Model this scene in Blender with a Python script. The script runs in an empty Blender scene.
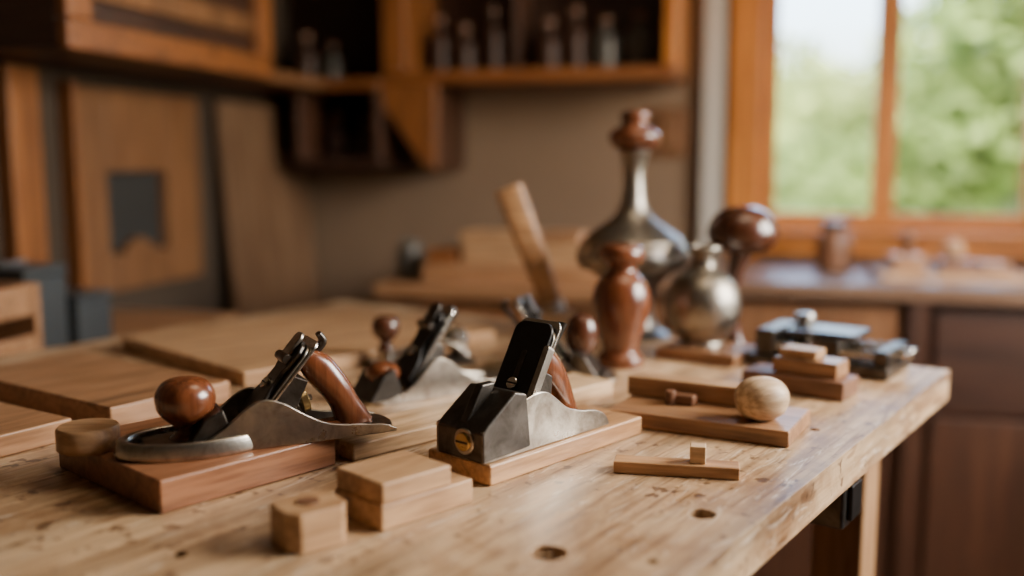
import bpy, bmesh, math, random
from mathutils import Vector, Matrix
random.seed(7)
R=math.radians
TZ=0.90   # bench top height

# ---------------------------------------------------------------- materials
def newmat(name):
    m=bpy.data.materials.new(name); m.use_nodes=True
    nt=m.node_tree; nt.nodes.clear()
    out=nt.nodes.new('ShaderNodeOutputMaterial'); b=nt.nodes.new('ShaderNodeBsdfPrincipled')
    nt.links.new(b.outputs[0],out.inputs[0])
    return m,nt,b
def ramp(nt,stops):
    r=nt.nodes.new('ShaderNodeValToRGB'); e=r.color_ramp.elements
    e[0].position=stops[0][0]; e[0].color=(*stops[0][1],1)
    e[1].position=stops[-1][0]; e[1].color=(*stops[-1][1],1)
    for p,c in stops[1:-1]:
        n=e.new(p); n.color=(*c,1)
    return r
def noise(nt,vec,scale,detail=4,dist=0.0,rough=.55):
    n=nt.nodes.new('ShaderNodeTexNoise'); n.inputs['Scale'].default_value=scale
    n.inputs['Detail'].default_value=detail; n.inputs['Distortion'].default_value=dist
    n.inputs['Roughness'].default_value=rough
    nt.links.new(vec,n.inputs['Vector']); return n
def mapping(nt,scale,rnd=True,rot=0):
    tc=nt.nodes.new('ShaderNodeTexCoord'); mp=nt.nodes.new('ShaderNodeMapping')
    mp.inputs['Scale'].default_value=scale; mp.inputs['Rotation'].default_value=(0,0,rot)
    if rnd:
        oi=nt.nodes.new('ShaderNodeObjectInfo'); ad=nt.nodes.new('ShaderNodeVectorMath'); ad.operation='ADD'
        ml=nt.nodes.new('ShaderNodeMath'); ml.operation='MULTIPLY'; ml.inputs[1].default_value=7.3
        nt.links.new(oi.outputs['Random'],ml.inputs[0])
        nt.links.new(tc.outputs['Object'],ad.inputs[0]); nt.links.new(ml.outputs[0],ad.inputs[1])
        nt.links.new(ad.outputs[0],mp.inputs['Vector'])
    else: nt.links.new(tc.outputs['Object'],mp.inputs['Vector'])
    return mp.outputs[0]
def mixc(nt,fac,a,b,mode='MIX'):
    m=nt.nodes.new('ShaderNodeMix'); m.data_type='RGBA'; m.blend_type=mode
    if isinstance(fac,float): m.inputs[0].default_value=fac
    else: nt.links.new(fac,m.inputs[0])
    for i,s in ((6,a),(7,b)):
        if isinstance(s,tuple): m.inputs[i].default_value=(*s,1)
        else: nt.links.new(s,m.inputs[i])
    return m.outputs[2]
def wood(name,c,dark=.55,axis='X',grain=1.0,rough=.5,coat=0.0,stain=None,bump=.15,streak=(.55,.47,.40)):
    m,nt,b=newmat(name)
    s={'X':(2.2,26,26),'Z':(26,26,2.2),'Y':(26,2.2,26)}[axis]
    s=tuple(v*grain for v in s)
    v=mapping(nt,s)
    n=noise(nt,v,1.0,6,.9)
    lo=tuple(x*dark for x in c); hi=tuple(min(1,x*1.18) for x in c)
    r=ramp(nt,[(.30,lo),(.48,c),(.70,hi)])
    nt.links.new(n.outputs[0],r.inputs[0])
    s2=tuple(x*5 for x in s)
    v2=mapping(nt,s2); n2=noise(nt,v2,1.0,3)
    r2=ramp(nt,[(.35,streak),(.6,(1,1,1))]); nt.links.new(n2.outputs[0],r2.inputs[0])
    col=mixc(nt,.8,r.outputs[0],r2.outputs[0],'MULTIPLY')
    if stain:
        v3=mapping(nt,(1,1,1)); n3=noise(nt,v3,stain[0],6,.6,.68)
        r3=ramp(nt,[(.38,stain[1]),(.55,(1,1,1))]); nt.links.new(n3.outputs[0],r3.inputs[0])
        col=mixc(nt,.9,col,r3.outputs[0],'MULTIPLY')
        n4=noise(nt,v3,stain[0]*9,3); r4=ramp(nt,[(.32,(.24,.16,.11)),(.38,(1,1,1))]); nt.links.new(n4.outputs[0],r4.inputs[0])
        col=mixc(nt,.85,col,r4.outputs[0],'MULTIPLY')
        for rot,th in ((.5,.37),(-.35,.36)):
            v6=mapping(nt,(14,240,60),True,rot); n6=noise(nt,v6,.6,2,.2,.5); r6=ramp(nt,[(th-.03,(.45,.35,.27)),(th,(1,1,1))]); nt.links.new(n6.outputs[0],r6.inputs[0])
            col=mixc(nt,.65,col,r6.outputs[0],'MULTIPLY')
        v5=mapping(nt,(9,60,60)); n5=noise(nt,v5,1.3,5,1.5,.7); r5=ramp(nt,[(.56,(0,0,0)),(.68,(.65,.65,.65))]); nt.links.new(n5.outputs[0],r5.inputs[0])
        col=mixc(nt,r5.outputs[0],col,(.74,.62,.49))
        mr=nt.nodes.new('ShaderNodeMapRange'); mr.inputs[3].default_value=rough-.14; mr.inputs[4].default_value=rough+.2
        nt.links.new(n3.outputs[0],mr.inputs[0]); nt.links.new(mr.outputs[0],b.inputs['Roughness'])
    else: b.inputs['Roughness'].default_value=rough
    nt.links.new(col,b.inputs['Base Color'])
    b.inputs['Coat Weight'].default_value=coat; b.inputs['Coat Roughness'].default_value=.22
    bp=nt.nodes.new('ShaderNodeBump'); bp.inputs['Strength'].default_value=bump; bp.inputs['Distance'].default_value=.002
    nt.links.new(n2.outputs[0],bp.inputs['Height']); nt.links.new(bp.outputs[0],b.inputs['Normal'])
    return m
def metal(name,c,rough=.35,mt=1.0,wear=.5,sc=35):
    m,nt,b=newmat(name)
    v=mapping(nt,(1,1,1)); n=noise(nt,v,sc,6,.4,.65)
    r=ramp(nt,[(.33,tuple(x*wear*k for x,k in zip(c,(1.05,.95,.85)))),(.6,c)]); nt.links.new(n.outputs[0],r.inputs[0])
    nt.links.new(r.outputs[0],b.inputs['Base Color']); b.inputs['Metallic'].default_value=mt
    mr=nt.nodes.new('ShaderNodeMapRange'); mr.inputs[3].default_value=rough+.2; mr.inputs[4].default_value=max(.05,rough-.08)
    nt.links.new(n.outputs[0],mr.inputs[0]); nt.links.new(mr.outputs[0],b.inputs['Roughness'])
    bp=nt.nodes.new('ShaderNodeBump'); bp.inputs['Strength'].default_value=.15; bp.inputs['Distance'].default_value=.001
    n2=noise(nt,v,sc*8,3); nt.links.new(n2.outputs[0],bp.inputs['Height']); nt.links.new(bp.outputs[0],b.inputs['Normal'])
    return m
def paint(name,c,rough=.8,var=.75,sc=3):
    m,nt,b=newmat(name)
    v=mapping(nt,(1,1,1),False); n=noise(nt,v,sc,6)
    r=ramp(nt,[(.3,tuple(x*var for x in c)),(.7,c)]); nt.links.new(n.outputs[0],r.inputs[0])
    nt.links.new(r.outputs[0],b.inputs['Base Color']); b.inputs['Roughness'].default_value=rough
    bp=nt.nodes.new('ShaderNodeBump'); bp.inputs['Strength'].default_value=.2; bp.inputs['Distance'].default_value=.003
    n2=noise(nt,v,sc*20,4); nt.links.new(n2.outputs[0],bp.inputs['Height']); nt.links.new(bp.outputs[0],b.inputs['Normal'])
    return m

M_bench=wood('bench_wood',(.56,.385,.225),.66,'X',.8,.42,0,(6,(.52,.41,.32)),.3)
M_benchdk=wood('bench_leg_wood',(.36,.20,.09),.6,'Z',.8,.6)
M_pale=wood('pale_wood',(.66,.45,.26),.70,'X',1.2,.45)
M_tan=wood('tan_wood',(.50,.30,.155),.62,'X',1.2,.45)
M_oak=wood('oak_board',(.54,.30,.14),.52,'X',1.2,.38,.15)
M_red=wood('red_board',(.30,.13,.062),.55,'X',1.2,.38,.15)
M_mid=wood('mid_board',(.37,.195,.095),.55,'X',1.2,.40,.1)
M_walnut=wood('walnut_board',(.20,.095,.05),.6,'X',1.2,.42)
M_knob=wood('polished_rosewood',(.18,.055,.020),.42,'Z',1.5,.25,.7,None,.03)
M_knobd=wood('dark_rosewood',(.09,.030,.014),.5,'Z',1.5,.24,.6,None,.03)
M_egg=wood('egg_wood',(.62,.44,.27),.70,'X',1.5,.45)
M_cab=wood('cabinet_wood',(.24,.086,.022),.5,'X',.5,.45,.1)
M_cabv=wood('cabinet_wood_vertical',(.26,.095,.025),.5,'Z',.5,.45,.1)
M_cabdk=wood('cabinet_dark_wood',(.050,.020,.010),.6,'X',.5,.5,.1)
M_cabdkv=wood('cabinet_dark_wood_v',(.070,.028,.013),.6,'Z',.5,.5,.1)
M_counter=wood('countertop_wood',(.19,.115,.072),.7,'X',.6,.38,.1)
M_frame=wood('window_frame_wood',(.56,.21,.042),.65,'Z',.5,.4,.2)
M_frameh=wood('window_frame_wood_h',(.56,.21,.042),.65,'X',.5,.4,.2)
M_ply=wood('plywood_panel',(.20,.092,.036),.7,'Z',.4,.55)
M_ply2=wood('plywood_panel_brown',(.175,.098,.052),.8,'Z',.3,.6)
M_steel=metal('worn_steel',(.54,.50,.44),.25,1,.42)
M_bright=metal('bright_steel',(.74,.71,.65),.18,1,.6)
M_iron=metal('cast_iron',(.115,.105,.095),.28,.9,.42)
M_black=metal('black_japanning',(.022,.020,.019),.28,.5,.6)
M_brass=metal('aged_brass',(.55,.40,.18),.25,1,.6)
M_pewter=metal('pewter',(.40,.37,.32),.32,1,.40,14)
M_cubby_shade=paint('cubby_shade',(.012,.010,.008),.9)  # near-black paint: shade inside the cubby put into the colour
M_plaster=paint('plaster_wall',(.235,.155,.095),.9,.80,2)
M_plaster_shaded=paint('plaster_wall_shaded',(.055,.036,.022),.9,.8,2)  # darker copy of the wall plaster, with the left side's shade in its colour
M_ceil=paint('ceiling_paint',(.16,.125,.09),.9)
M_floor=wood('floor_wood',(.20,.11,.055),.6,'X',.3,.6)
M_lit_edge=paint('lit_edge_plaster',(.50,.46,.40),.7,.9)  # pale tone stands for light on the plaster edge
M_blue=paint('blue_grey_enamel',(.044,.050,.053),.5,.8,6)
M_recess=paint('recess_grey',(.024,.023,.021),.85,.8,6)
M_grass=paint('grass',(.30,.40,.14),.9,.6,1)
M_bark=paint('bark',(.12,.08,.05),.9,.5,8)
def leafmat(name,c):
    m,nt,b=newmat(name)
    v=mapping(nt,(1,1,1),False); n=noise(nt,v,1.5,4)
    r=ramp(nt,[(.35,tuple(x*.45 for x in c)),(.65,c)]); nt.links.new(n.outputs[0],r.inputs[0])
    nt.links.new(r.outputs[0],b.inputs['Base Color']); b.inputs['Roughness'].default_value=.7
    tr=nt.nodes.new('ShaderNodeBsdfTranslucent'); nt.links.new(r.outputs[0],tr.inputs[0])
    mx=nt.nodes.new('ShaderNodeMixShader'); mx.inputs[0].default_value=.45
    nt.links.new(b.outputs[0],mx.inputs[1]); nt.links.new(tr.outputs[0],mx.inputs[2])
    out=[x for x in nt.nodes if x.type=='OUTPUT_MATERIAL'][0]; nt.links.new(mx.outputs[0],out.inputs[0])
    return m
M_leaf=leafmat('leaves',(.15,.235,.055)); M_leaf2=leafmat('leaves_light',(.32,.42,.13))
def glassmat():
    m,nt,b=newmat('window_glass')
    t=nt.nodes.new('ShaderNodeBsdfTransparent'); g=nt.nodes.new('ShaderNodeBsdfGlossy'); g.inputs['Roughness'].default_value=.03
    mx=nt.nodes.new('ShaderNodeMixShader'); mx.inputs[0].default_value=.04
    nt.links.new(t.outputs[0],mx.inputs[1]); nt.links.new(g.outputs[0],mx.inputs[2])
    out=[x for x in nt.nodes if x.type=='OUTPUT_MATERIAL'][0]; nt.links.new(mx.outputs[0],out.inputs[0]); return m
M_glass=glassmat()
def jarmat(name,c,rough=.45,tr=.0):
    m,nt,b=newmat(name)
    v=mapping(nt,(1,1,1)); n=noise(nt,v,6,3)
    r=ramp(nt,[(.3,tuple(x*.7 for x in c)),(.7,c)]); nt.links.new(n.outputs[0],r.inputs[0])
    nt.links.new(r.outputs[0],b.inputs['Base Color'])
    b.inputs['Roughness'].default_value=rough; b.inputs['Transmission Weight'].default_value=tr
    b.inputs['Specular IOR Level'].default_value=.3; return m
M_jar=jarmat('jar_glass',(.12,.11,.09),.3,.3); M_bottle=jarmat('amber_glass',(.045,.018,.009)); 

# ---------------------------------------------------------------- builders
def link(o,parent=None):
    bpy.context.scene.collection.objects.link(o)
    if parent: o.parent=parent
    return o
def E(name,loc=(0,0,0),rz=0):
    o=bpy.data.objects.new(name,None); o.empty_display_size=.02; o.location=loc; o.rotation_euler=(0,0,rz)
    return link(o)
def mesh(name,verts,faces,mat,parent=None,loc=(0,0,0),rot=(0,0,0),bevel=0,smooth=False,seg=2,ang=35):
    me=bpy.data.meshes.new(name); me.from_pydata([tuple(v) for v in verts],[],faces); 
    bm=bmesh.new(); bm.from_mesh(me); bmesh.ops.recalc_face_normals(bm,faces=bm.faces); bm.to_mesh(me); bm.free()
    me.materials.append(mat)
    o=bpy.data.objects.new(name,me); o.location=loc; o.rotation_euler=rot; link(o,parent)
    if smooth or bevel:
        for p in me.polygons: p.use_smooth=True
        me.set_sharp_from_angle(angle=R(ang))
    if bevel:
        b=o.modifiers.new('bevel','BEVEL'); b.width=bevel; b.segments=seg; b.limit_method='ANGLE'; b.angle_limit=R(30)
        b.harden_normals=True
    return o
BF=[(0,3,2,1),(4,5,6,7),(0,1,5,4),(1,2,6,5),(2,3,7,6),(3,0,4,7)]
def boxes(name,lst,mat,parent=None,loc=(0,0,0),rz=0,bevel=0):
    vs=[];fs=[]
    for cx,cy,cz,sx,sy,sz in lst:
        k=len(vs)
        for z in(-.5,.5):
            for x,y in((-.5,-.5),(.5,-.5),(.5,.5),(-.5,.5)): vs.append((cx+x*sx,cy+y*sy,cz+z*sz))
        fs+= [tuple(k+i for i in f) for f in BF]
    return mesh(name,vs,fs,mat,parent,loc,(0,0,rz),bevel)
def box(name,size,loc,mat,parent=None,rz=0,bevel=.002,rot=None):
    o=boxes(name,[(0,0,0,*size)],mat,parent,loc,rz,bevel)
    if rot: o.rotation_euler=rot
    return o
def prism(name,prof,y0,y1,mat,parent=None,bevel=.001,loc=(0,0,0),rot=(0,0,0),swap=False):
    n=len(prof)
    if swap: vs=[(y0,x,z) for x,z in prof]+[(y1,x,z) for x,z in prof]
    else: vs=[(x,y0,z) for x,z in prof]+[(x,y1,z) for x,z in prof]
    fs=[tuple(range(n)),tuple(range(2*n-1,n-1,-1))]+[(i,i+n,(i+1)%n+n,(i+1)%n) for i in range(n)]
    return mesh(name,vs,fs,mat,parent,loc,rot,bevel)
def cat(pts,k=5):
    out=[]
    n=len(pts)
    for i in range(n-1):
        p0=pts[max(i-1,0)];p1=pts[i];p2=pts[i+1];p3=pts[min(i+2,n-1)]
        for j in range(k):
            t=j/k
            out.append(tuple(.5*((2*b)+(-a+c)*t+(2*a-5*b+4*c-d)*t*t+(-a+3*b-3*c+d)*t**3) for a,b,c,d in zip(p0,p1,p2,p3)))
    out.append(tuple(pts[-1])); return out
def lathe(name,prof,mat,parent=None,loc=(0,0,0),rot=(0,0,0),seg=40,sx=1,sy=1,smoothk=4,ang=50):
    if smoothk: prof=cat(prof,smoothk)
    vs=[];fs=[]
    for r,z in prof:
        r=max(r,0.0002)
        for i in range(seg):
            a=2*math.pi*i/seg; vs.append((r*math.cos(a)*sx,r*math.sin(a)*sy,z))
    for j in range(len(prof)-1):
        for i in range(seg):
            fs.append((j*seg+i,j*seg+(i+1)%seg,(j+1)*seg+(i+1)%seg,(j+1)*seg+i))
    fs.append(tuple(range(seg))); fs.append(tuple(range((len(prof)-1)*seg,len(prof)*seg)))
    return mesh(name,vs,fs,mat,parent,loc,rot,0,True,ang=ang)
def cyl(name,p0,p1,r,mat,parent=None,seg=24,bev=.0006,r2=None):
    p0=Vector(p0);p1=Vector(p1);d=p1-p0;L=d.length; r2=r if r2 is None else r2
    q=d.to_track_quat('Z','Y').to_euler()
    c=min(bev,L*.3,r*.3)
    return lathe(name,[(r-c,0),(r,c),(r2,L-c),(r2-c,L)],mat,parent,p0,q,seg,smoothk=0,ang=40)
def sweep(name,pts,mat,parent=None,seg=16,loc=(0,0,0),rot=(0,0,0),power=2.4):
    """pts: (x,z,halfwidth in plane,half thickness y) swept in the xz plane"""
    pts=cat(pts,5); vs=[];fs=[]; n=len(pts)
    for i,p in enumerate(pts):
        a=pts[max(i-1,0)];b=pts[min(i+1,n-1)]
        t=Vector((b[0]-a[0],b[1]-a[1])).normalized(); nx,nz=-t.y,t.x
        for k in range(seg):
            th=2*math.pi*k/seg; c=math.cos(th);s=math.sin(th)
            c=math.copysign(abs(c)**(2/power),c); s=math.copysign(abs(s)**(2/power),s)
            vs.append((p[0]+nx*c*p[2],s*p[3],p[1]+nz*c*p[2]))
    for j in range(n-1):
        for i in range(seg): fs.append((j*seg+i,j*seg+(i+1)%seg,(j+1)*seg+(i+1)%seg,(j+1)*seg+i))
    fs.append(tuple(range(seg))); fs.append(tuple(range((n-1)*seg,n*seg)))
    return mesh(name,vs,fs,mat,parent,loc,rot,0,True,ang=60)
def plate(name,outline,origin,ang,n0,n1,mat,parent,bevel=.0008,yo=0):
    """flat plate leaning back in the xz plane; outline (w,s)"""
    a=R(ang); d=(math.cos(a),math.sin(a)); nn=(-math.sin(a),math.cos(a)); n=len(outline); vs=[]
    for off in(n0,n1):
        for w,s in outline: vs.append((origin[0]+d[0]*s+nn[0]*off,w+yo,origin[1]+d[1]*s+nn[1]*off))
    fs=[tuple(range(n)),tuple(range(2*n-1,n-1,-1))]+[(i,i+n,(i+1)%n+n,(i+1)%n) for i in range(n)]
    return mesh(name,vs,fs,mat,parent,bevel=bevel)
def bolt(name,p,d,r,h,mat,parent):
    p=Vector(p);d=Vector(d).normalized()
    cyl(name,p,p+d*h,r,mat,parent,20,.0008)
    o=box(name+'_slot',(r*1.7,r*.22,h*.2),p+d*(h*1.02),M_black,parent,bevel=0)
    o.rotation_euler=d.to_track_quat('Z','Y').to_euler()

KN=[(.013,0),(.0155,.003),(.0135,.008),(.0095,.012),(.0100,.017),(.016,.023),(.0225,.031),(.0252,.041),(.0240,.051),(.0175,.060),(.007,.0637),(0,.0642)]
def hand_plane(loc,rz,L=.24,W=.062,H=1.0,knob=1.0,rim=False,block=False,lean=52,cap=M_black,cam=M_steel,tote=True,knobmat=M_knobd,sole=M_steel,totepos=.22,ironpos=-.03,totemat=M_knob,knobx=.040,knobz=None,toteh=1.0,totew=1.0):
    g=E('hand_plane',loc,R(rz))
    h=L/2
    out=[]
    n=10
    rr=W/2
    tr=.25 if block else (1.0 if rim else .6)
    for i in range(n+1):
        a=math.pi/2+math.pi*i/n; out.append((-h+rr*tr+rr*tr*math.cos(a),rr*math.sin(a)))
    for i in range(n+1):
        a=-math.pi/2+math.pi*i/n; out.append((h-rr*.5+rr*.5*math.cos(a),rr*math.sin(a)))
    m=len(out); vs=[(x,y,0) for x,y in out]+[(x,y,.006) for x,y in out]
    fs=[tuple(range(m)),tuple(range(2*m-1,m-1,-1))]+[(i,i+m,(i+1)%m+m,(i+1)%m) for i in range(m)]
    mesh('sole',vs,fs,sole,g,bevel=.001)
    if block:
        top=[(-.5,.030),(-.40,.036),(-.27,.046),(-.13,.053),(-.03,.052),(.05,.043),(.14,.031),(.26,.024),(.38,.020),(.46,.013),(.5,.004)]
    else:
        top=[(-.40,.005),(-.33,.009),(-.25,.014),(-.17,.026),(-.08,.045),(-.02,.050),(.05,.044),(.13,.030),(.22,.018),(.34,.013),(.44,.010),(.49,.004)]
    tp=[(x*L,z*H) for x,z in cat(top,4)]
    prof=[(tp[0][0],0.0005)]+tp+[(tp[-1][0],.0005)]
    cw=.0045
    prism('cheek_left',prof,W/2-cw,W/2+.0004,sole,g,.0010); prism('cheek_right',prof,-W/2-.0004,-W/2+cw,sole,g,.0010)
    iw=W-(.009 if block else .013)
    fx=ironpos*L/.24
    if block:
        prism('nose_casting',[(-h-.001,.001),(-h-.001,.029),(-h+.006,.036),(fx-.012,.060*H),(fx+.004,.056*H),(fx+.01,.004)],-W/2-.001,W/2-.002,M_iron,g,.0022)
        bolt('nose_screw',(-h-.001,-.008,.0185),(-1,0,0),.0090,.004,M_brass,g)
        cyl('nose_screw_washer',(-h,-.008,.0185),(-h-.0025,-.008,.0185),.0125,M_steel,g)
        prism('nose_rib',[(-h+.004,.034),(fx-.03,.066*H),(fx-.012,.066*H),(-h+.03,.036)],-.006,.004,M_iron,g,.002)
    else:
        prism('toe_pad',[(-h+.012,.005),(-h+.016,.011),(fx-.04,.012),(fx-.034,.005)],-W/2+.006,W/2-.006,M_iron,g,.001)
        prism('mouth_ridge',[(fx-.054,.005),(fx-.034,.036*H),(fx-.018,.044*H),(fx-.006,.005)],-W/2+.003,W/2-.003,M_iron,g,.002)
    a=R(lean); cx,sz=math.cos(a),math.sin(a)
    prism('frog',[(fx,.004),(fx+.055*cx,.004+.055*sz*1.0),(fx+.078*cx,.004+.078*sz),(fx+.078*cx+.014,.004+.070*sz),(fx+.05,.028),(fx+.058,.004)],-iw/2+.004,iw/2-.004,M_iron,g,.0015)
    Ln=.128*H
    def rnd(w,L0,L1,r):
        o=[(-w,L0),(w,L0),(w,L1-r)]
        for i in range(1,7):
            t=i/6*math.pi/2; o.append((w-r+r*math.cos(t),L1-r+r*math.sin(t)))
        for i in range(0,7):
            t=math.pi/2+i/6*math.pi/2; o.append((-w+r+r*math.cos(t),L1-r+r*math.sin(t)))
        return o
    plate('cutting_iron',rnd(iw/2,0,Ln,.008),(fx,.003),lean,.0005,.0035,M_bright,g)
    plate('chip_breaker',rnd(iw/2-.001,.012,Ln*.93,.012),(fx,.003),lean,.0038,.0062,M_iron if cam==M_iron else M_steel,g)
    w=iw/2-.002
    lc=[(-w,.020),(w,.020),(w,.045),(w*.72,.060),(w*.62,.075),(w*.78,.088*H),(w*.86,Ln*.84)]
    lc+= [(w*.7,Ln*.90),(w*.35,Ln*.94),(-w*.35,Ln*.94),(-w*.7,Ln*.90)]
    lc+= [(-w*.86,Ln*.84),(-w*.78,.088*H),(-w*.62,.075),(-w*.72,.060),(-w,.045)]
    if block: lc=rnd(w,.02,Ln*.96,.011)
    plate('lever_cap',lc,(fx,.003),lean,.0066,.0115,cap,g,.0018)
    nn=(-math.sin(a),0,math.cos(a))
    def on(s,off): return (fx+cx*s+nn[0]*off,0,.003+sz*s+nn[2]*off)
    bolt('lever_cap_screw',on(.058,.0112),nn,.0065,.004,M_bright,g)
    if not block:
        plate('cam_lever',rnd(.010,Ln*.70,Ln*.99,.007),(fx,.003),lean,.0118,.016,cam,g,.0015)
        c=on(Ln*.74,.014); cyl('cam_pin',(c[0],-.015,c[2]),(c[0],.015,c[2]),.005,M_iron,g)
        sweep('lateral_lever',[(fx+.04,.055*H,.003,.004),(fx+.070,.082*H,.003,.004),(fx+.084,.098*H,.004,.006),(fx+.080,.108*H,.003,.006)],M_iron,g,10)
    else:
        plate('cap_slot',rnd(.0035,Ln*.50,Ln*.72,.003),(fx,.003),lean,.0114,.0121,M_iron,g,.0003)
        plate('side_clip',rnd(.0035,.03,Ln*.78,.003),(fx,.003),lean,.004,.0135,M_steel,g,yo=-iw/2)
        sweep('lateral_lever',[(fx+.05,.06*H,.003,.004),(fx+.082,.09*H,.003,.004),(fx+.094,.108*H,.004,.006)],M_iron,g,10)
    c=(fx+.060,0,.034); cyl('depth_wheel',c,(c[0]+.007,0,c[2]+.002),.0125,M_brass,g); cyl('depth_wheel_rod',(c[0]-.02,0,c[2]-.003),(c[0]+.012,0,c[2]+.003),.003,M_steel,g)
    if tote:
        x0=totepos*L+.010; t=H*toteh; q=totew
        sweep('tote',[(x0+.026,.006,.018*q,.0105*q),(x0+.024,.014,.0150*q,.0115*q),(x0+.018,.026*t,.0125*q,.0125*q),(x0+.010,.040*t,.0130*q,.0135*q),(x0-.001,.054*t,.0140*q,.0135*q),(x0-.010,.064*t,.0135*q,.0125*q),(x0-.020,.074*t,.009*q,.0105*q),(x0-.027,.080*t,.003,.005)],totemat,g,18)
        prism('tote_foot',[(x0-.012,.005),(x0-.006,.012),(x0+.04,.013),(x0+.046,.005)],-.0095,.0095,totemat,g,.003)
    if knob:
        kz=knobz or knob
        lathe('front_knob',[(r*knob,z*kz) for r,z in KN],knobmat,g,(-h+knobx,0,.006),seg=40)
    if rim:
        ra,rb=.070,.0395
        o=lathe('toe_rim',[(1.0,0),(1.03,.004),(1.0,.013),(.96,.016),(.88,.0155),(.85,.012),(.84,.003),(.84,0)],M_steel,g,(-h+.062,0,0),seg=64,smoothk=3)
        for v in o.data.vertices: v.co.x*=ra; v.co.y*=rb
    return g

def board(name,corner,rz,L,W,T,mat,z=TZ,bev=.0025):
    """corner = near corner; extends along rz (L) and to the left of it (W)"""
    a=R(rz); c=(corner[0]+math.cos(a)*L/2-math.sin(a)*W/2, corner[1]+math.sin(a)*L/2+math.cos(a)*W/2, z+T/2)
    return box(name,(L,W,T),c,mat,None,a,bev)

# ---------------------------------------------------------------- room (own frame, turned 15 deg)
RY=R(-15); K=Vector((-.72,3.4,0))
def rm(x,y,z=0): return K+Vector((x*math.cos(RY)-y*math.sin(RY), x*math.sin(RY)+y*math.cos(RY), z))
def RE(name,x=0,y=0,z=0,rz=0): return E(name,rm(x,y,z),RY+rz)
def rboxes(name,lst,mat,bevel=0): return boxes(name,lst,mat,None,K,RY,bevel)
XR=2.75; YF=-4.2; ZC=2.5
def span(x0,x1,y0,y1,z0,z1): return ((x0+x1)/2,(y0+y1)/2,(z0+z1)/2,x1-x0,y1-y0,z1-z0)
wx0,wx1,wz0,wz1=1.50,2.31,.985,1.98
rboxes('wall_back',[span(-.15,wx0,0,.15,0,ZC),span(wx1,XR+.15,0,.15,0,ZC),span(wx0,wx1,0,.15,0,wz0),span(wx0,wx1,0,.15,wz1,ZC)],M_plaster)
rboxes('wall_left',[span(-.15,0,YF,0,0,ZC)],M_plaster_shaded)
ry0,ry1,rz0,rz1=-2.3,-.95,.98,2.15  # opening in the right wall, added for the key lamp
rboxes('wall_right',[span(XR,XR+.15,YF,ry0,0,ZC),span(XR,XR+.15,ry1,0,0,ZC),span(XR,XR+.15,ry0,ry1,0,rz0),span(XR,XR+.15,ry0,ry1,rz1,ZC)],M_plaster)
rboxes('wall_front',[span(-.15,XR+.15,YF-.15,YF,0,ZC)],M_plaster_shaded)
rboxes('floor',[span(-.15,XR+.15,YF-.15,.15,-.1,0)],M_floor)
rboxes('ceiling',[span(-.15,XR+.15,YF-.15,.15,ZC,ZC+.1)],M_ceil)
g=RE('window_1')
def fr(name,s,mat,b=.004): return boxes(name,[s],mat,g,bevel=b)
fr('casing_left',span(1.425,1.515,-.05,.0,.90,2.05),M_frame)
fr('casing_right',span(2.295,2.385,-.05,.0,.90,2.05),M_frame)
fr('casing_top',span(1.515,2.295,-.05,.0,1.97,2.06),M_frameh)
fr('casing_bottom',span(1.515,2.295,-.045,.0,.915,.985),M_frameh)
fr('sill',span(1.42,2.39,-.085,-.045,.962,.985),M_frameh)
fr('jamb_left',span(1.50,1.515,.0,.12,.985,1.97),M_frame); fr('jamb_right',span(2.295,2.31,.0,.12,.985,1.97),M_frame)
fr('sill_inner',span(1.515,2.295,.0,.12,.985,1.0),M_frameh)
fr('sash_left',span(1.515,1.56,.03,.075,1.0,1.97),M_frame); fr('sash_right',span(2.25,2.295,.03,.075,1.0,1.97),M_frame)
fr('sash_bottom',span(1.56,2.25,.03,.075,1.0,1.035),M_frameh); fr('sash_top',span(1.56,2.25,.03,.075,1.93,1.97),M_frameh)
fr('mullion',span(1.835,1.900,.02,.08,1.035,1.93),M_frame)
fr('glass',span(1.56,2.25,.05,.054,1.035,1.93),M_glass,0)
g=RE('key_light_opening')  # unseen window, added so the key lamp can shine in
for nm,s in (('casing_a',span(XR-.03,XR+.15,ry0-.06,ry0+.02,rz0-.06,rz1+.06)),('casing_b',span(XR-.03,XR+.15,ry1-.02,ry1+.06,rz0-.06,rz1+.06)),
             ('casing_c',span(XR-.03,XR+.15,ry0+.02,ry1-.02,rz0-.06,rz0+.02)),('casing_d',span(XR-.03,XR+.15,ry0+.02,ry1-.02,rz1-.02,rz1+.06)),
             ('mullion',span(XR+.03,XR+.08,(ry0+ry1)/2-.02,(ry0+ry1)/2+.02,rz0+.02,rz1-.02))): fr(nm,s,M_frame)
rboxes('lit_wall_edge',[span(1.345,1.405,-.05,0,.9,ZC)],M_lit_edge,.004)  # added strip, painted pale as the lit edge of the wall
rboxes('trim_2',[span(0,.04,-1.36,-1.27,.96,1.39)],M_cabv,.004)

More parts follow.
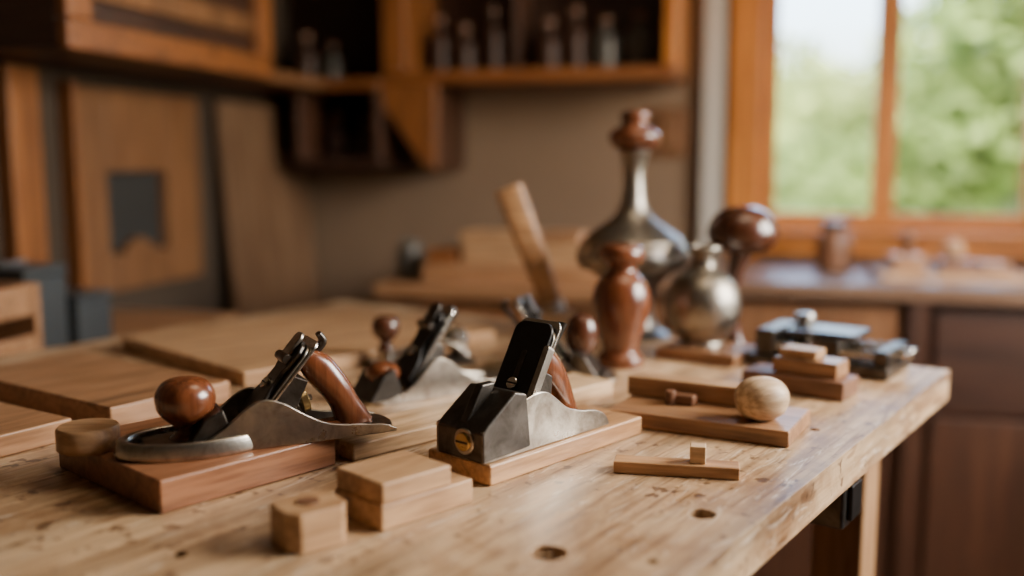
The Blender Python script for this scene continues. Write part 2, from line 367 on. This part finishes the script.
# counter along back wall
g=RE('storage_counter')
fr('countertop',span(.62,XR-.01,-.64,-.001,.865,.90),M_counter,.004)
fr('carcass',span(.64,XR-.01,-.59,-.001,.05,.864),M_cabdkv)
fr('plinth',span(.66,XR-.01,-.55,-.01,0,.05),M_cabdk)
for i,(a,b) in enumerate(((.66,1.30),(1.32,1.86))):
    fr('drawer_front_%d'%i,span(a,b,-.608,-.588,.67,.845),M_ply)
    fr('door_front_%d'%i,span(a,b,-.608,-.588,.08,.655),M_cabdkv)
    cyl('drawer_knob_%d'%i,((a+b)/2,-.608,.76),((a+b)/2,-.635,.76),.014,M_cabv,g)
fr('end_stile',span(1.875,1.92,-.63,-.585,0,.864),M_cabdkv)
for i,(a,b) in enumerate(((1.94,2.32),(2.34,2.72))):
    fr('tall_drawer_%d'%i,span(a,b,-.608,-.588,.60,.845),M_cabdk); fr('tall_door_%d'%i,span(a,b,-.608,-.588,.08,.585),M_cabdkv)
g=RE('carving_tray',1.98,-.42,.90,.1)
fr('tray_base',span(-.17,.17,-.09,.09,0,.018),M_tan); fr('block_a',span(-.13,-.05,-.04,.05,.018,.055),M_mid)
fr('block_b',span(-.02,.07,-.05,.04,.018,.045),M_walnut); fr('block_c',span(.08,.15,-.04,.05,.018,.04),M_mid)
lathe('wooden_ball',[(0,0),(.012,.002),(.022,.012),(.025,.025),(.022,.038),(.012,.048),(0,.05)],M_tan,g,(.02,0,.045))
lathe('peg',[(.012,0),(.012,.03),(.018,.045),(.012,.06),(0,.062)],M_walnut,g,(-.09,0,.055))
g=RE('storage_jar',1.72,-.30,.90)
lathe('jar_body',[(0,0),(.04,.002),(.045,.02),(.045,.08),(.03,.10),(.03,.115),(0,.115)],M_walnut,g); lathe('jar_lid',[(.033,.115),(.034,.118),(.034,.13),(0,.133)],M_iron,g,smoothk=0)
g=RE('marking_gauge',2.30,-.35,.90,.4)
fr('beam',span(-.10,.10,-.01,.01,.012,.032),M_walnut); fr('stock',span(-.02,.02,-.03,.03,0,.055),M_walnut,.006)

# shelving, back wall
g=RE('hanging_shelf')
fr('shelf_board',span(.43,1.29,-.30,-.001,1.415,1.45),M_cab)
fr('side_right',span(1.255,1.29,-.30,-.001,1.451,2.1),M_frame); fr('side_left',span(.43,.50,-.30,-.001,1.451,2.1),M_cabv)  # right side in brighter frame wood: light on the end panel put into colour
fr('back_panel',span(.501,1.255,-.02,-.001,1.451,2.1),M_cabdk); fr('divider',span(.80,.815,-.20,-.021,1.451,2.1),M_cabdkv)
fr('top_board',span(.43,1.29,-.30,-.001,2.101,2.13),M_cab)
prism('bracket_front',[(.425,1.414),(.425,1.35),(.555,1.175),(.59,1.16),(.59,1.414)],-.295,-.265,M_cabv,g,.004)
prism('bracket_side',[(-.264,1.414),(-.001,1.414),(-.001,1.16),(-.264,1.16)],.565,.59,M_cabdkv,g,.004,swap=True)
g=RE('corner_cubby')
fr('cubby_top',span(.001,.42,-.32,-.001,1.40,1.43),M_cab); fr('cubby_bottom',span(.14,.42,-.30,-.001,1.17,1.195),M_cabdk)
fr('cubby_side',span(.395,.42,-.30,-.001,1.196,1.399),M_cabdkv); fr('cubby_side_left',span(.14,.16,-.30,-.001,1.196,1.399),M_cabdkv); fr('cubby_back',span(.161,.394,-.03,-.001,1.196,1.399),M_cubby_shade)
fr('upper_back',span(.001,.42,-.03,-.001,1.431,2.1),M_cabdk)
def bottle(nm,x,y,z,h,r,mat,lid):
    g=RE(nm,x,y,z)
    lathe('body',[(0,0),(r*.9,.001),(r,.01),(r,h*.62),(r*.8,h*.75),(r*.4,h*.84),(r*.4,h),(0,h)],mat,g,seg=24)
    cyl('stopper',(0,0,h),(0,0,h+.02),r*.45,lid,g)
for x,h,r,mt in ((.56,.15,.032,M_bottle),(.64,.12,.04,M_bottle),(.73,.17,.03,M_bottle),(.90,.13,.04,M_bottle),(.98,.16,.035,M_bottle),(1.07,.13,.042,M_jar),(1.17,.14,.04,M_jar)):
    bottle('glass_bottle',x,-.16,1.4515,h,r,mt,M_walnut)
for x,h,r,mt in ((.12,.13,.04,M_bottle),(.21,.10,.035,M_jar)): bottle('glass_bottle',x,-.17,1.4315,h,r,mt,M_walnut)
for x,h,r,mt in ((.22,.12,.035,M_bottle),(.32,.10,.038,M_bottle)): bottle('paint_bottle',x,-.17,1.1965,h,r,mt,M_walnut)
g=RE('wooden_switch_box')
fr('back_plate',span(1.17,1.30,-.02,-.001,1.20,1.35),M_ply); fr('cover',span(1.195,1.275,-.045,-.021,1.225,1.325),M_ply,.008)

# left wall cabinet
g=RE('overhead_cabinet')
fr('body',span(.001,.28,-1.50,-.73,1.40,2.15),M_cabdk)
fr('face_rail_bottom',span(.281,.305,-1.50,-.73,1.40,1.455),M_cab); fr('face_rail_top',span(.281,.305,-1.50,-.73,2.09,2.15),M_cab)
fr('face_stile_a',span(.281,.305,-1.50,-1.43,1.456,2.089),M_cabv); fr('face_stile_b',span(.281,.305,-.80,-.73,1.456,2.089),M_cabv)
fr('door_rail',span(.281,.297,-1.42,-.81,1.50,1.55),M_ply)
g=RE('side_shelf')
fr('board',span(.001,.26,-.72,-.33,1.40,1.43),M_ply)
g=RE('hanging_jig_panel')
def jig(nm,y0,y1,z0,z1,x0=.002,x1=.03,m=M_ply): fr(nm,span(x0,x1,y0,y1,z0,z1),m,.003)
jig('left_stile',-1.154,-1.045,.875,1.36); jig('right_stile',-.81,-.654,.875,1.36); jig('top_rail',-1.045,-.81,1.165,1.36); jig('bottom_rail',-1.045,-.81,.875,.965)
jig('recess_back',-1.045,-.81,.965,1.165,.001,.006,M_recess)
prism('arch_tab',[(-.99,.965),(-.99,.980),(-.965,.985),(-.945,1.000),(-.915,1.000),(-.895,.985),(-.87,.980),(-.87,.965)],.008,.03,M_ply,g,.002,swap=True)
jig('edge_batten',-1.17,-1.155,.865,1.37,.002,.045,M_cabv)
pr=[(-.55,0),(-.55,1.36)]+[(-.16+.12*math.sin(t*math.pi/12),1.24+.12*math.cos(t*math.pi/12)) for t in range(7)]+[(-.04,0)]
o=prism('leaning_sheet_of_plywood',pr,.0,.02,M_ply2,None,.003,swap=True)
for v in o.data.vertices: v.co.x+=.012+(1.36-v.co.z)*.07
o.location=K; o.rotation_euler=(0,0,RY)
g=RE('base_cabinet')
fr('top',span(.001,.34,-1.90,-1.00,.80,.83),M_mid); fr('body',span(.001,.31,-1.88,-1.02,0,.799),M_cabdkv)
for i in range(3): fr('drawer_%d'%i,span(.311,.328,-1.86+i*.28,-1.60+i*.28,.55,.78),M_mid)
g=RE('tool_chest',.20,-1.555,.83)
fr('body',span(-.07,.07,-.055,.055,0,.15),M_blue,.006); fr('lid',span(-.073,.073,-.058,.058,.151,.17),M_blue,.006); cyl('handle',(.0,-.03,.174),(0,.03,.174),.005,M_steel,g)
g=RE('parts_box',.22,-1.435,.83)
fr('body',span(-.06,.06,-.05,.05,0,.09),M_blue,.006); fr('lid',span(-.063,.063,-.053,.053,.091,.105),M_blue,.004)
g=RE('wooden_crate',.22,-1.72,.83)
fr('back',span(-.10,-.085,-.09,.09,0,.15),M_mid); fr('side_a',span(-.084,.10,-.09,-.075,0,.15),M_mid); fr('side_b',span(-.084,.10,.075,.09,0,.15),M_mid); fr('slat_low',span(.085,.10,-.074,.074,0,.06),M_mid); fr('slat_high',span(.085,.10,-.074,.074,.095,.15),M_mid); fr('base',span(-.084,.084,-.074,.074,0,.01),M_mid)

# side cabinet between bench and counter, with stacked timber
g=E('side_cabinet',(-.02,2.36,0),RY)
boxes('carcass',[(0,0,.44,.50,.30,.88)],M_ply,g,bevel=.004); boxes('top',[(0,0,.895,.53,.33,.03)],M_mid,g,bevel=.004)
boxes('door_a',[(-.122,-.158,.45,.235,.014,.80)],M_cab,g,bevel=.003); boxes('door_b',[(.122,-.158,.45,.235,.014,.80)],M_cab,g,bevel=.003)
g=E('timber_stack',(.0,2.34,.91),RY)
boxes('beam_a',[(.02,0,.0225,.42,.20,.045)],M_mid,g,bevel=.003); boxes('beam_b',[(.06,.01,.07,.32,.17,.05)],M_tan,g,bevel=.003)
boxes('beam_c',[(-.02,.0,.106,.18,.12,.022)],M_tan,g,bevel=.003); boxes('beam_d',[(-.15,-.02,.06,.07,.12,.03)],M_cab,g,bevel=.003)
boxes('beam_e',[(.13,-.02,.108,.09,.10,.026)],M_mid,g,bevel=.003)
g=E('glass_jar',(-.245,2.38,.91))
lathe('jar_body',[(0,0),(.028,.001),(.032,.012),(.032,.065),(.024,.08),(.024,.09),(.021,.09),(.021,.078),(.028,.06),(.028,.01),(0,.006)],M_jar,g)

# ---------------------------------------------------------------- workbench
BA=R(54.87); BC=(-.300,1.119)
g=E('workbench',(BC[0],BC[1],0),BA)
top=boxes('top',[(0,0,TZ-.021,1.5,1.2,.042)],M_bench,g)
holes=[(-.131,-.493,.0145),(.0142,-.554,.012),(-.2957,-.264,.007),(-.10,-.565,.005),(.33,-.545,.006),(-.42,-.30,.0145)]
bpy.context.view_layer.update()
for i,(x,y,r) in enumerate(holes):
    me=bpy.data.meshes.new('c'); bm=bmesh.new(); bmesh.ops.create_cone(bm,cap_ends=True,segments=28,radius1=r,radius2=r,depth=.2 if r>.008 else .02); bm.to_mesh(me); bm.free()
    c=bpy.data.objects.new('c',me); link(c,g); c.location=(x,y,TZ)
    md=top.modifiers.new('b','BOOLEAN'); md.object=c; md.operation='DIFFERENCE'; md.solver='EXACT'
    bpy.context.view_layer.update()
    dg=bpy.context.evaluated_depsgraph_get(); nm=bpy.data.meshes.new_from_object(top.evaluated_get(dg))
    top.modifiers.clear(); top.data=nm; bpy.data.objects.remove(c)
b=top.modifiers.new('bevel','BEVEL'); b.width=.003; b.segments=3; b.limit_method='ANGLE'; b.angle_limit=R(40)
for i,x in enumerate((-.66,.05,.62)):
    for j,y in enumerate((-.50,.50)):
        boxes('leg_%d_%d'%(i,j),[(x,y,(TZ-.042)/2,.07,.07,TZ-.042)],M_benchdk,g,bevel=.004)
boxes('apron_far',[(-.02,.50,TZ-.09,1.2,.03,.09)],M_benchdk,g,bevel=.003)
boxes('apron_near',[(-.02,-.455,TZ-.085,1.28,.03,.085)],M_cabdk,g,bevel=.003)
boxes('apron_end',[(.62,0,TZ-.085,.03,.93,.085)],M_cabdk,g,bevel=.003)
boxes('stretcher_near',[(-.02,-.50,.20,1.3,.04,.08)],M_benchdk,g,bevel=.003); boxes('stretcher_end',[(.62,0,.22,.04,.94,.08)],M_benchdk,g,bevel=.003)
boxes('lower_shelf',[(0,0,.25,1.3,.9,.02)],M_cabdk,g,bevel=.003)
boxes('vise_bracket',[(.33,-.562,TZ-.071,.058,.055,.056)],M_iron,g,bevel=.004); boxes('vise_bracket_plate',[(.33,-.592,TZ-.071,.035,.006,.04)],M_black,g,bevel=.002)
vs=[];fs=[]
ca,sa=math.cos(BA),math.sin(BA)
for i in range(420):
    lx=random.uniform(-.55,.6); ly=random.uniform(-.58,-.40)
    x=BC[0]+ca*lx-sa*ly; y=BC[1]+sa*lx+ca*ly
    if math.hypot(x-.02,y-.977)<.14 or math.hypot(x+.24,y-.93)<.2: continue
    s=random.choice((.0009,.0013,.0022)); a=random.uniform(0,6.3); k=len(vs)
    for dx,dy in((-1,-.5),(1,-.5),(1,.5),(-1,.5)):
        vs.append((x+s*(dx*math.cos(a)-dy*math.sin(a)),y+s*(dx*math.sin(a)+dy*math.cos(a)),TZ+.0005+random.uniform(0,.0008)))
    fs.append((k,k+1,k+2,k+3))
mesh('wood_shavings',vs,fs,M_pale)

# ---------------------------------------------------------------- boards on the bench
board('oak_base_board',(-.020,.880),47.5,.240,.084,.020,M_oak)
board('mahogany_base_board',(-.2965,.808),48,.186,.195,.030,M_red)
board('pine_strip',(-.157,.955),45,.405,.07,.018,M_pale)
board('large_panel',(-.352,1.279),45,.46,.37,.020,M_tan)
board('thick_plank',(-.442,1.067),55,.165,.32,.027,M_mid)
board('end_board',(-.515,.965),58,.085,.30,.024,M_mid)

g=E('stacked_offcuts',(-.104,.768,TZ),R(45))
boxes('lower_block',[(.050,.034,.011,.100,.066,.022)],M_tan,g,bevel=.002); boxes('upper_block',[(.038,.033,.031,.074,.064,.018)],M_tan,g,bevel=.002)
g=E('chamfered_block',(-.160,.752,TZ),R(38))
oc=[(.026,.012),(.018,.024),(-.018,.024),(-.026,.014),(-.026,-.014),(-.018,-.024),(.018,-.024),(.026,-.014)]
m=len(oc); mesh('body',[(x,y,0) for x,y in oc]+[(x,y,.032) for x,y in oc],[tuple(range(m)),tuple(range(2*m-1,m-1,-1))]+[(i,i+m,(i+1)%m+m,(i+1)%m) for i in range(m)],M_tan,g,bevel=.002)
lathe('plug',[(.009,0),(.009,.0012),(0,.0016)],M_walnut,g,(0,0,.032),smoothk=0)
g=E('wooden_disc',(-.395,.902,TZ+.030))
lathe('body',[(0,0),(.026,0),(.028,.002),(.028,.020),(.026,.0225),(0,.023)],M_tan,g,smoothk=0,seg=48)

# ---------------------------------------------------------------- hand planes
hand_plane((-.238,.932,TZ+.0302),27,L=.252,W=.062,H=.92,knob=1.08,knobz=.98,rim=True,lean=50,cap=M_iron,cam=M_steel,totepos=.205,ironpos=-.024,knobmat=M_knob,knobx=.054,toteh=1.14,totew=1.15)
hand_plane((.015,.972,TZ+.0202),47.5,L=.190,W=.062,H=1.02,knob=0,block=True,lean=60,cap=M_black,totepos=.12,ironpos=-.050,toteh=1.15,totew=1.15)
hand_plane((-.104,1.252,TZ),36,L=.215,W=.062,H=1.0,knob=.84,knobz=.66,lean=55,cap=M_black,cam=M_iron,tote=False,knobmat=M_knob,knobx=.038,ironpos=-.055)
hand_plane((.046,1.345,TZ),166,L=.20,W=.06,H=.96,knob=.88,knobz=1.30,lean=58,cap=M_black,cam=M_iron,tote=False,sole=M_steel,knobmat=M_knobd,knobx=.050)

g=E('router_plane',(-.132,1.424,TZ),R(20))
prism('base_plate',[(-.075,0),(.075,0),(.075,.008),(-.075,.008)],-.028,.028,M_iron,g,.002)
lathe('knob_a',[(r*.8,z*.8) for r,z in KN],M_knobd,g,(-.052,0,.024)); cyl('post_a',(-.052,0,.008),(-.052,0,.026),.012,M_steel,g)
for i,x in enumerate((.012,.054)):
    lathe('thumb_wheel_%d'%i,[(0,0),(.017,0),(.019,.002),(.019,.007),(.015,.010),(.008,.012),(.006,.016),(0,.016)],M_bright,g,(x,.010,.032),(R(65),0,0),smoothk=0)
    cyl('wheel_post_%d'%i,(x,.010,.008),(x,.010,.034),.007,M_iron,g)
sweep('arched_bridge',[(-.05,.010,.004,.007),(-.02,.026,.004,.007),(.02,.034,.004,.007),(.05,.026,.004,.007),(.070,.008,.004,.007)],M_steel,g,12)

# ---------------------------------------------------------------- right-hand group
g=E('bevel_gauge',(.157,.921,TZ),R(-11))
boxes('bar',[(0,0,.006,.118,.024,.012)],M_oak,g,bevel=.0015); boxes('cube',[(.020,.001,.0205,.015,.015,.017)],M_pale,g,bevel=.0012)
g=E('shooting_board',(.222,1.097,TZ),R(-28))
boxes('base',[(0,0,.009,.204,.108,.018)],M_mid,g,bevel=.0025); boxes('fence',[(-.020,.036,.0295,.172,.032,.023)],M_tan,g,bevel=.002)
boxes('cleat',[(-.035,.008,.024,.035,.018,.012)],M_walnut,g,bevel=.003)
cyl('peg',(-.045,.0,.018),(-.045,.0,.034),.006,M_walnut,g)
g=E('darning_egg',(.270,1.052,TZ+.0185),R(20))
lathe('body',[(0,0),(.013,.001),(.023,.009),(.0268,.021),(.0262,.030),(.021,.039),(.012,.0445),(0,.0465)],M_egg,g,sx=1.12)

g=E('block_stack',(.372,1.262,TZ),R(-37))
boxes('base_block',[(0,0,.012,.135,.060,.024)],M_walnut,g,bevel=.003); boxes('top_block',[(.012,.004,.034,.085,.046,.020)],M_mid,g,bevel=.003)
boxes('small_block',[(.0,.006,.050,.05,.035,.011)],M_tan,g,bevel=.002)

g=E('machine_vise',(.455,1.412,TZ),R(-35))
boxes('base',[(0,0,.009,.20,.115,.018)],M_iron,g,bevel=.004); boxes('fixed_jaw',[(-.075,0,.036,.030,.105,.036)],M_iron,g,bevel=.004)
boxes('moving_jaw',[(.015,0,.033,.032,.100,.030)],M_iron,g,bevel=.004); boxes('end_block',[(.088,0,.028,.022,.105,.022)],M_iron,g,bevel=.004)
cyl('screw',(.012,0,.032),(.118,0,.032),.007,M_bright,g); cyl('tommy_bar',(.114,-.03,.032),(.114,.03,.032),.0035,M_bright,g)
for y in(-.04,.04): cyl('guide_rod',(-.07,y,.030),(.09,y,.030),.006,M_bright,g)
cyl('clamp_post',(-.045,.03,.018),(-.045,.03,.062),.009,M_steel,g); lathe('clamp_nut',[(0,0),(.015,0),(.016,.004),(.013,.010),(0,.012)],M_steel,g,(-.045,.03,.06),smoothk=0)
boxes('jaw_plate',[(.0,0,.052,.10,.08,.006)],M_iron,g,bevel=.002)
board('vase_base_board',(.215,1.47),-35,.125,.10,.018,M_mid)

g=E('turned_wooden_vase',(.157,1.418,TZ))
lathe('body',[(0,0),(.030,0),(.033,.004),(.033,.014),(.026,.022),(.027,.034),(.036,.060),(.0415,.085),(.041,.105),(.035,.122),(.024,.135),(.020,.142),(.023,.148),(.031,.154),(.033,.163),(.030,.172),(.020,.177),(0,.178)],M_knob,g)
g=E('pewter_flask',(.288,1.490,TZ+.018))
lathe('body',[(0,0),(.030,0),(.033,.003),(.031,.008),(.040,.018),(.053,.038),(.057,.062),(.052,.085),(.040,.103),(.025,.114),(.0185,.122),(.0175,.134),(.021,.140),(.026,.144),(.026,.149),(.019,.150),(.016,.146),(.0,.140)],M_pewter,g)
g=E('bell_oil_can',(.202,1.66,TZ))
lathe('foot',[(0,0),(.060,0),(.062,.006),(.045,.018),(.035,.05),(.040,.08),(.062,.105),(.080,.118)],M_iron,g)
lathe('bell',[(0,.112),(.078,.114),(.092,.125),(.095,.140),(.088,.156),(.085,.160),(.082,.166),(.060,.182),(.042,.194),(.028,.208),(.021,.225),(.018,.245),(.017,.275),(.021,.295),(.024,.303),(.024,.310),(0,.311)],M_pewter,g)
lathe('wooden_top',[(0,.310),(.022,.310),(.034,.316),(.041,.326),(.042,.336),(.034,.345),(.024,.350),(.021,.356),(.024,.366),(.020,.374),(0,.377)],M_knob,g)
g=E('mushroom_mallet',(.360,1.552,TZ))
sweep('stem',[(-.006,0,.018,.018),(-.012,.03,.013,.013),(-.014,.08,.011,.011),(-.010,.12,.012,.012),(-.002,.15,.016,.016),(.002,.17,.022,.022)],M_knobd,g,20,power=2)
lathe('cap',[(0,.150),(.020,.151),(.042,.158),(.053,.172),(.055,.186),(.049,.203),(.035,.217),(.015,.224),(0,.225)],M_knobd,g)
g=E('angled_clamp_handle',(.078,1.71,TZ),0)
boxes('socket_block',[(0,0,.015,.07,.07,.03)],M_tan,g,bevel=.004)
sweep('handle',[(-.002,.012,.017,.012),(-.018,.07,.020,.014),(-.040,.13,.022,.015),(-.066,.20,.024,.016),(-.084,.248,.024,.016)],M_oak,g,20,power=3.6)
cyl('ferrule',(-.004,0,.034),(-.009,0,.05),.021,M_steel,g)

# ---------------------------------------------------------------- outside
boxes('garden_ground',[(6,14,-.35,40,19,.1)],M_grass)
def tree(x,y,r,zc,n,mat,nm='garden_tree',sq=.8,leaf=.09):
    g=E(nm,(x,y,-.3)); cyl('trunk',(0,0,0),(0,0,zc+.3),.10,M_bark,g,12)
    vs=[];fs=[]
    cl=[(random.gauss(0,r*.45),random.gauss(0,r*.45),random.gauss(0,r*.4*sq),random.uniform(.25,.5)*r) for _ in range(16)]
    for i in range(n):
        c=random.choice(cl); d=Vector((random.gauss(0,1),random.gauss(0,1),random.gauss(0,1))).normalized()*c[3]*random.uniform(.6,1.05)
        p=Vector((c[0],c[1],c[2]))+d+Vector((0,0,zc+.3))
        if p.z<.05: continue
        u=Vector((random.gauss(0,1),random.gauss(0,1),random.gauss(0,1))).normalized(); v=u.orthogonal().normalized(); s=leaf*random.uniform(.6,1.4); k=len(vs)
        vs+= [p-u*s,p-v*s*.6,p+u*s,p+v*s*.6]; fs.append((k,k+1,k+2,k+3))
    mesh('foliage',vs,fs,mat,g)
tree(4.5,8.6,1.35,1.75,5000,M_leaf); tree(3.2,9.6,1.15,.65,5000,M_leaf); tree(2.1,7.4,.6,.5,1800,M_leaf); tree(5.4,11.5,2.0,1.9,5000,M_leaf2)
tree(3.7,13.5,1.9,.9,6000,M_leaf2)

# ---------------------------------------------------------------- light
w=bpy.data.worlds.new('sky'); bpy.context.scene.world=w; w.use_nodes=True
nt=w.node_tree; bg=nt.nodes['Background']; sky=nt.nodes.new('ShaderNodeTexSky'); sky.sky_type='NISHITA'; sky.sun_disc=False
sky.sun_elevation=R(38); sky.sun_rotation=R(200); sky.air_density=1.0; sky.dust_density=6
nt.links.new(sky.outputs[0],bg.inputs[0]); bg.inputs[1].default_value=2.6
def area(nm,loc,tgt,sx,sy,e,col):
    l=bpy.data.lights.new(nm,'AREA'); l.shape='RECTANGLE'; l.size=sx; l.size_y=sy; l.energy=e; l.color=col
    o=bpy.data.objects.new(nm,l); link(o); o.location=loc; o.rotation_euler=(Vector(tgt)-Vector(loc)).to_track_quat('-Z','Y').to_euler(); return o
c=rm(XR+.22,(ry0+ry1)/2,(rz0+rz1)/2+.15); area('side_key_light',c,rm(1.2,-2.4,.9),.95,.85,105,(1,.88,.70))  # added key lamp, outside the unseen right-wall opening
c=rm(1.75,-1.9,2.47); area('ceiling_fill',c,c+Vector((0,0,-1)),.8,.5,6,(1,.78,.54))  # added warm fill under the ceiling, no fixture
s=bpy.data.lights.new('sun','SUN'); s.energy=12; s.angle=R(2); s.color=(1,.95,.85); so=bpy.data.objects.new('sun',s); link(so); so.rotation_euler=Vector((.25,1,-.9)).to_track_quat('-Z','Y').to_euler()

# ---------------------------------------------------------------- camera
cam=bpy.data.cameras.new('camera'); cam.lens=35; cam.sensor_width=36
co=bpy.data.objects.new('camera',cam); link(co); co.location=(0,0,1.20); co.rotation_euler=(R(82.5),0,0)
cam.dof.use_dof=True; cam.dof.focus_distance=.98; cam.dof.aperture_fstop=1.3; cam.clip_start=.02
bpy.context.scene.camera=co
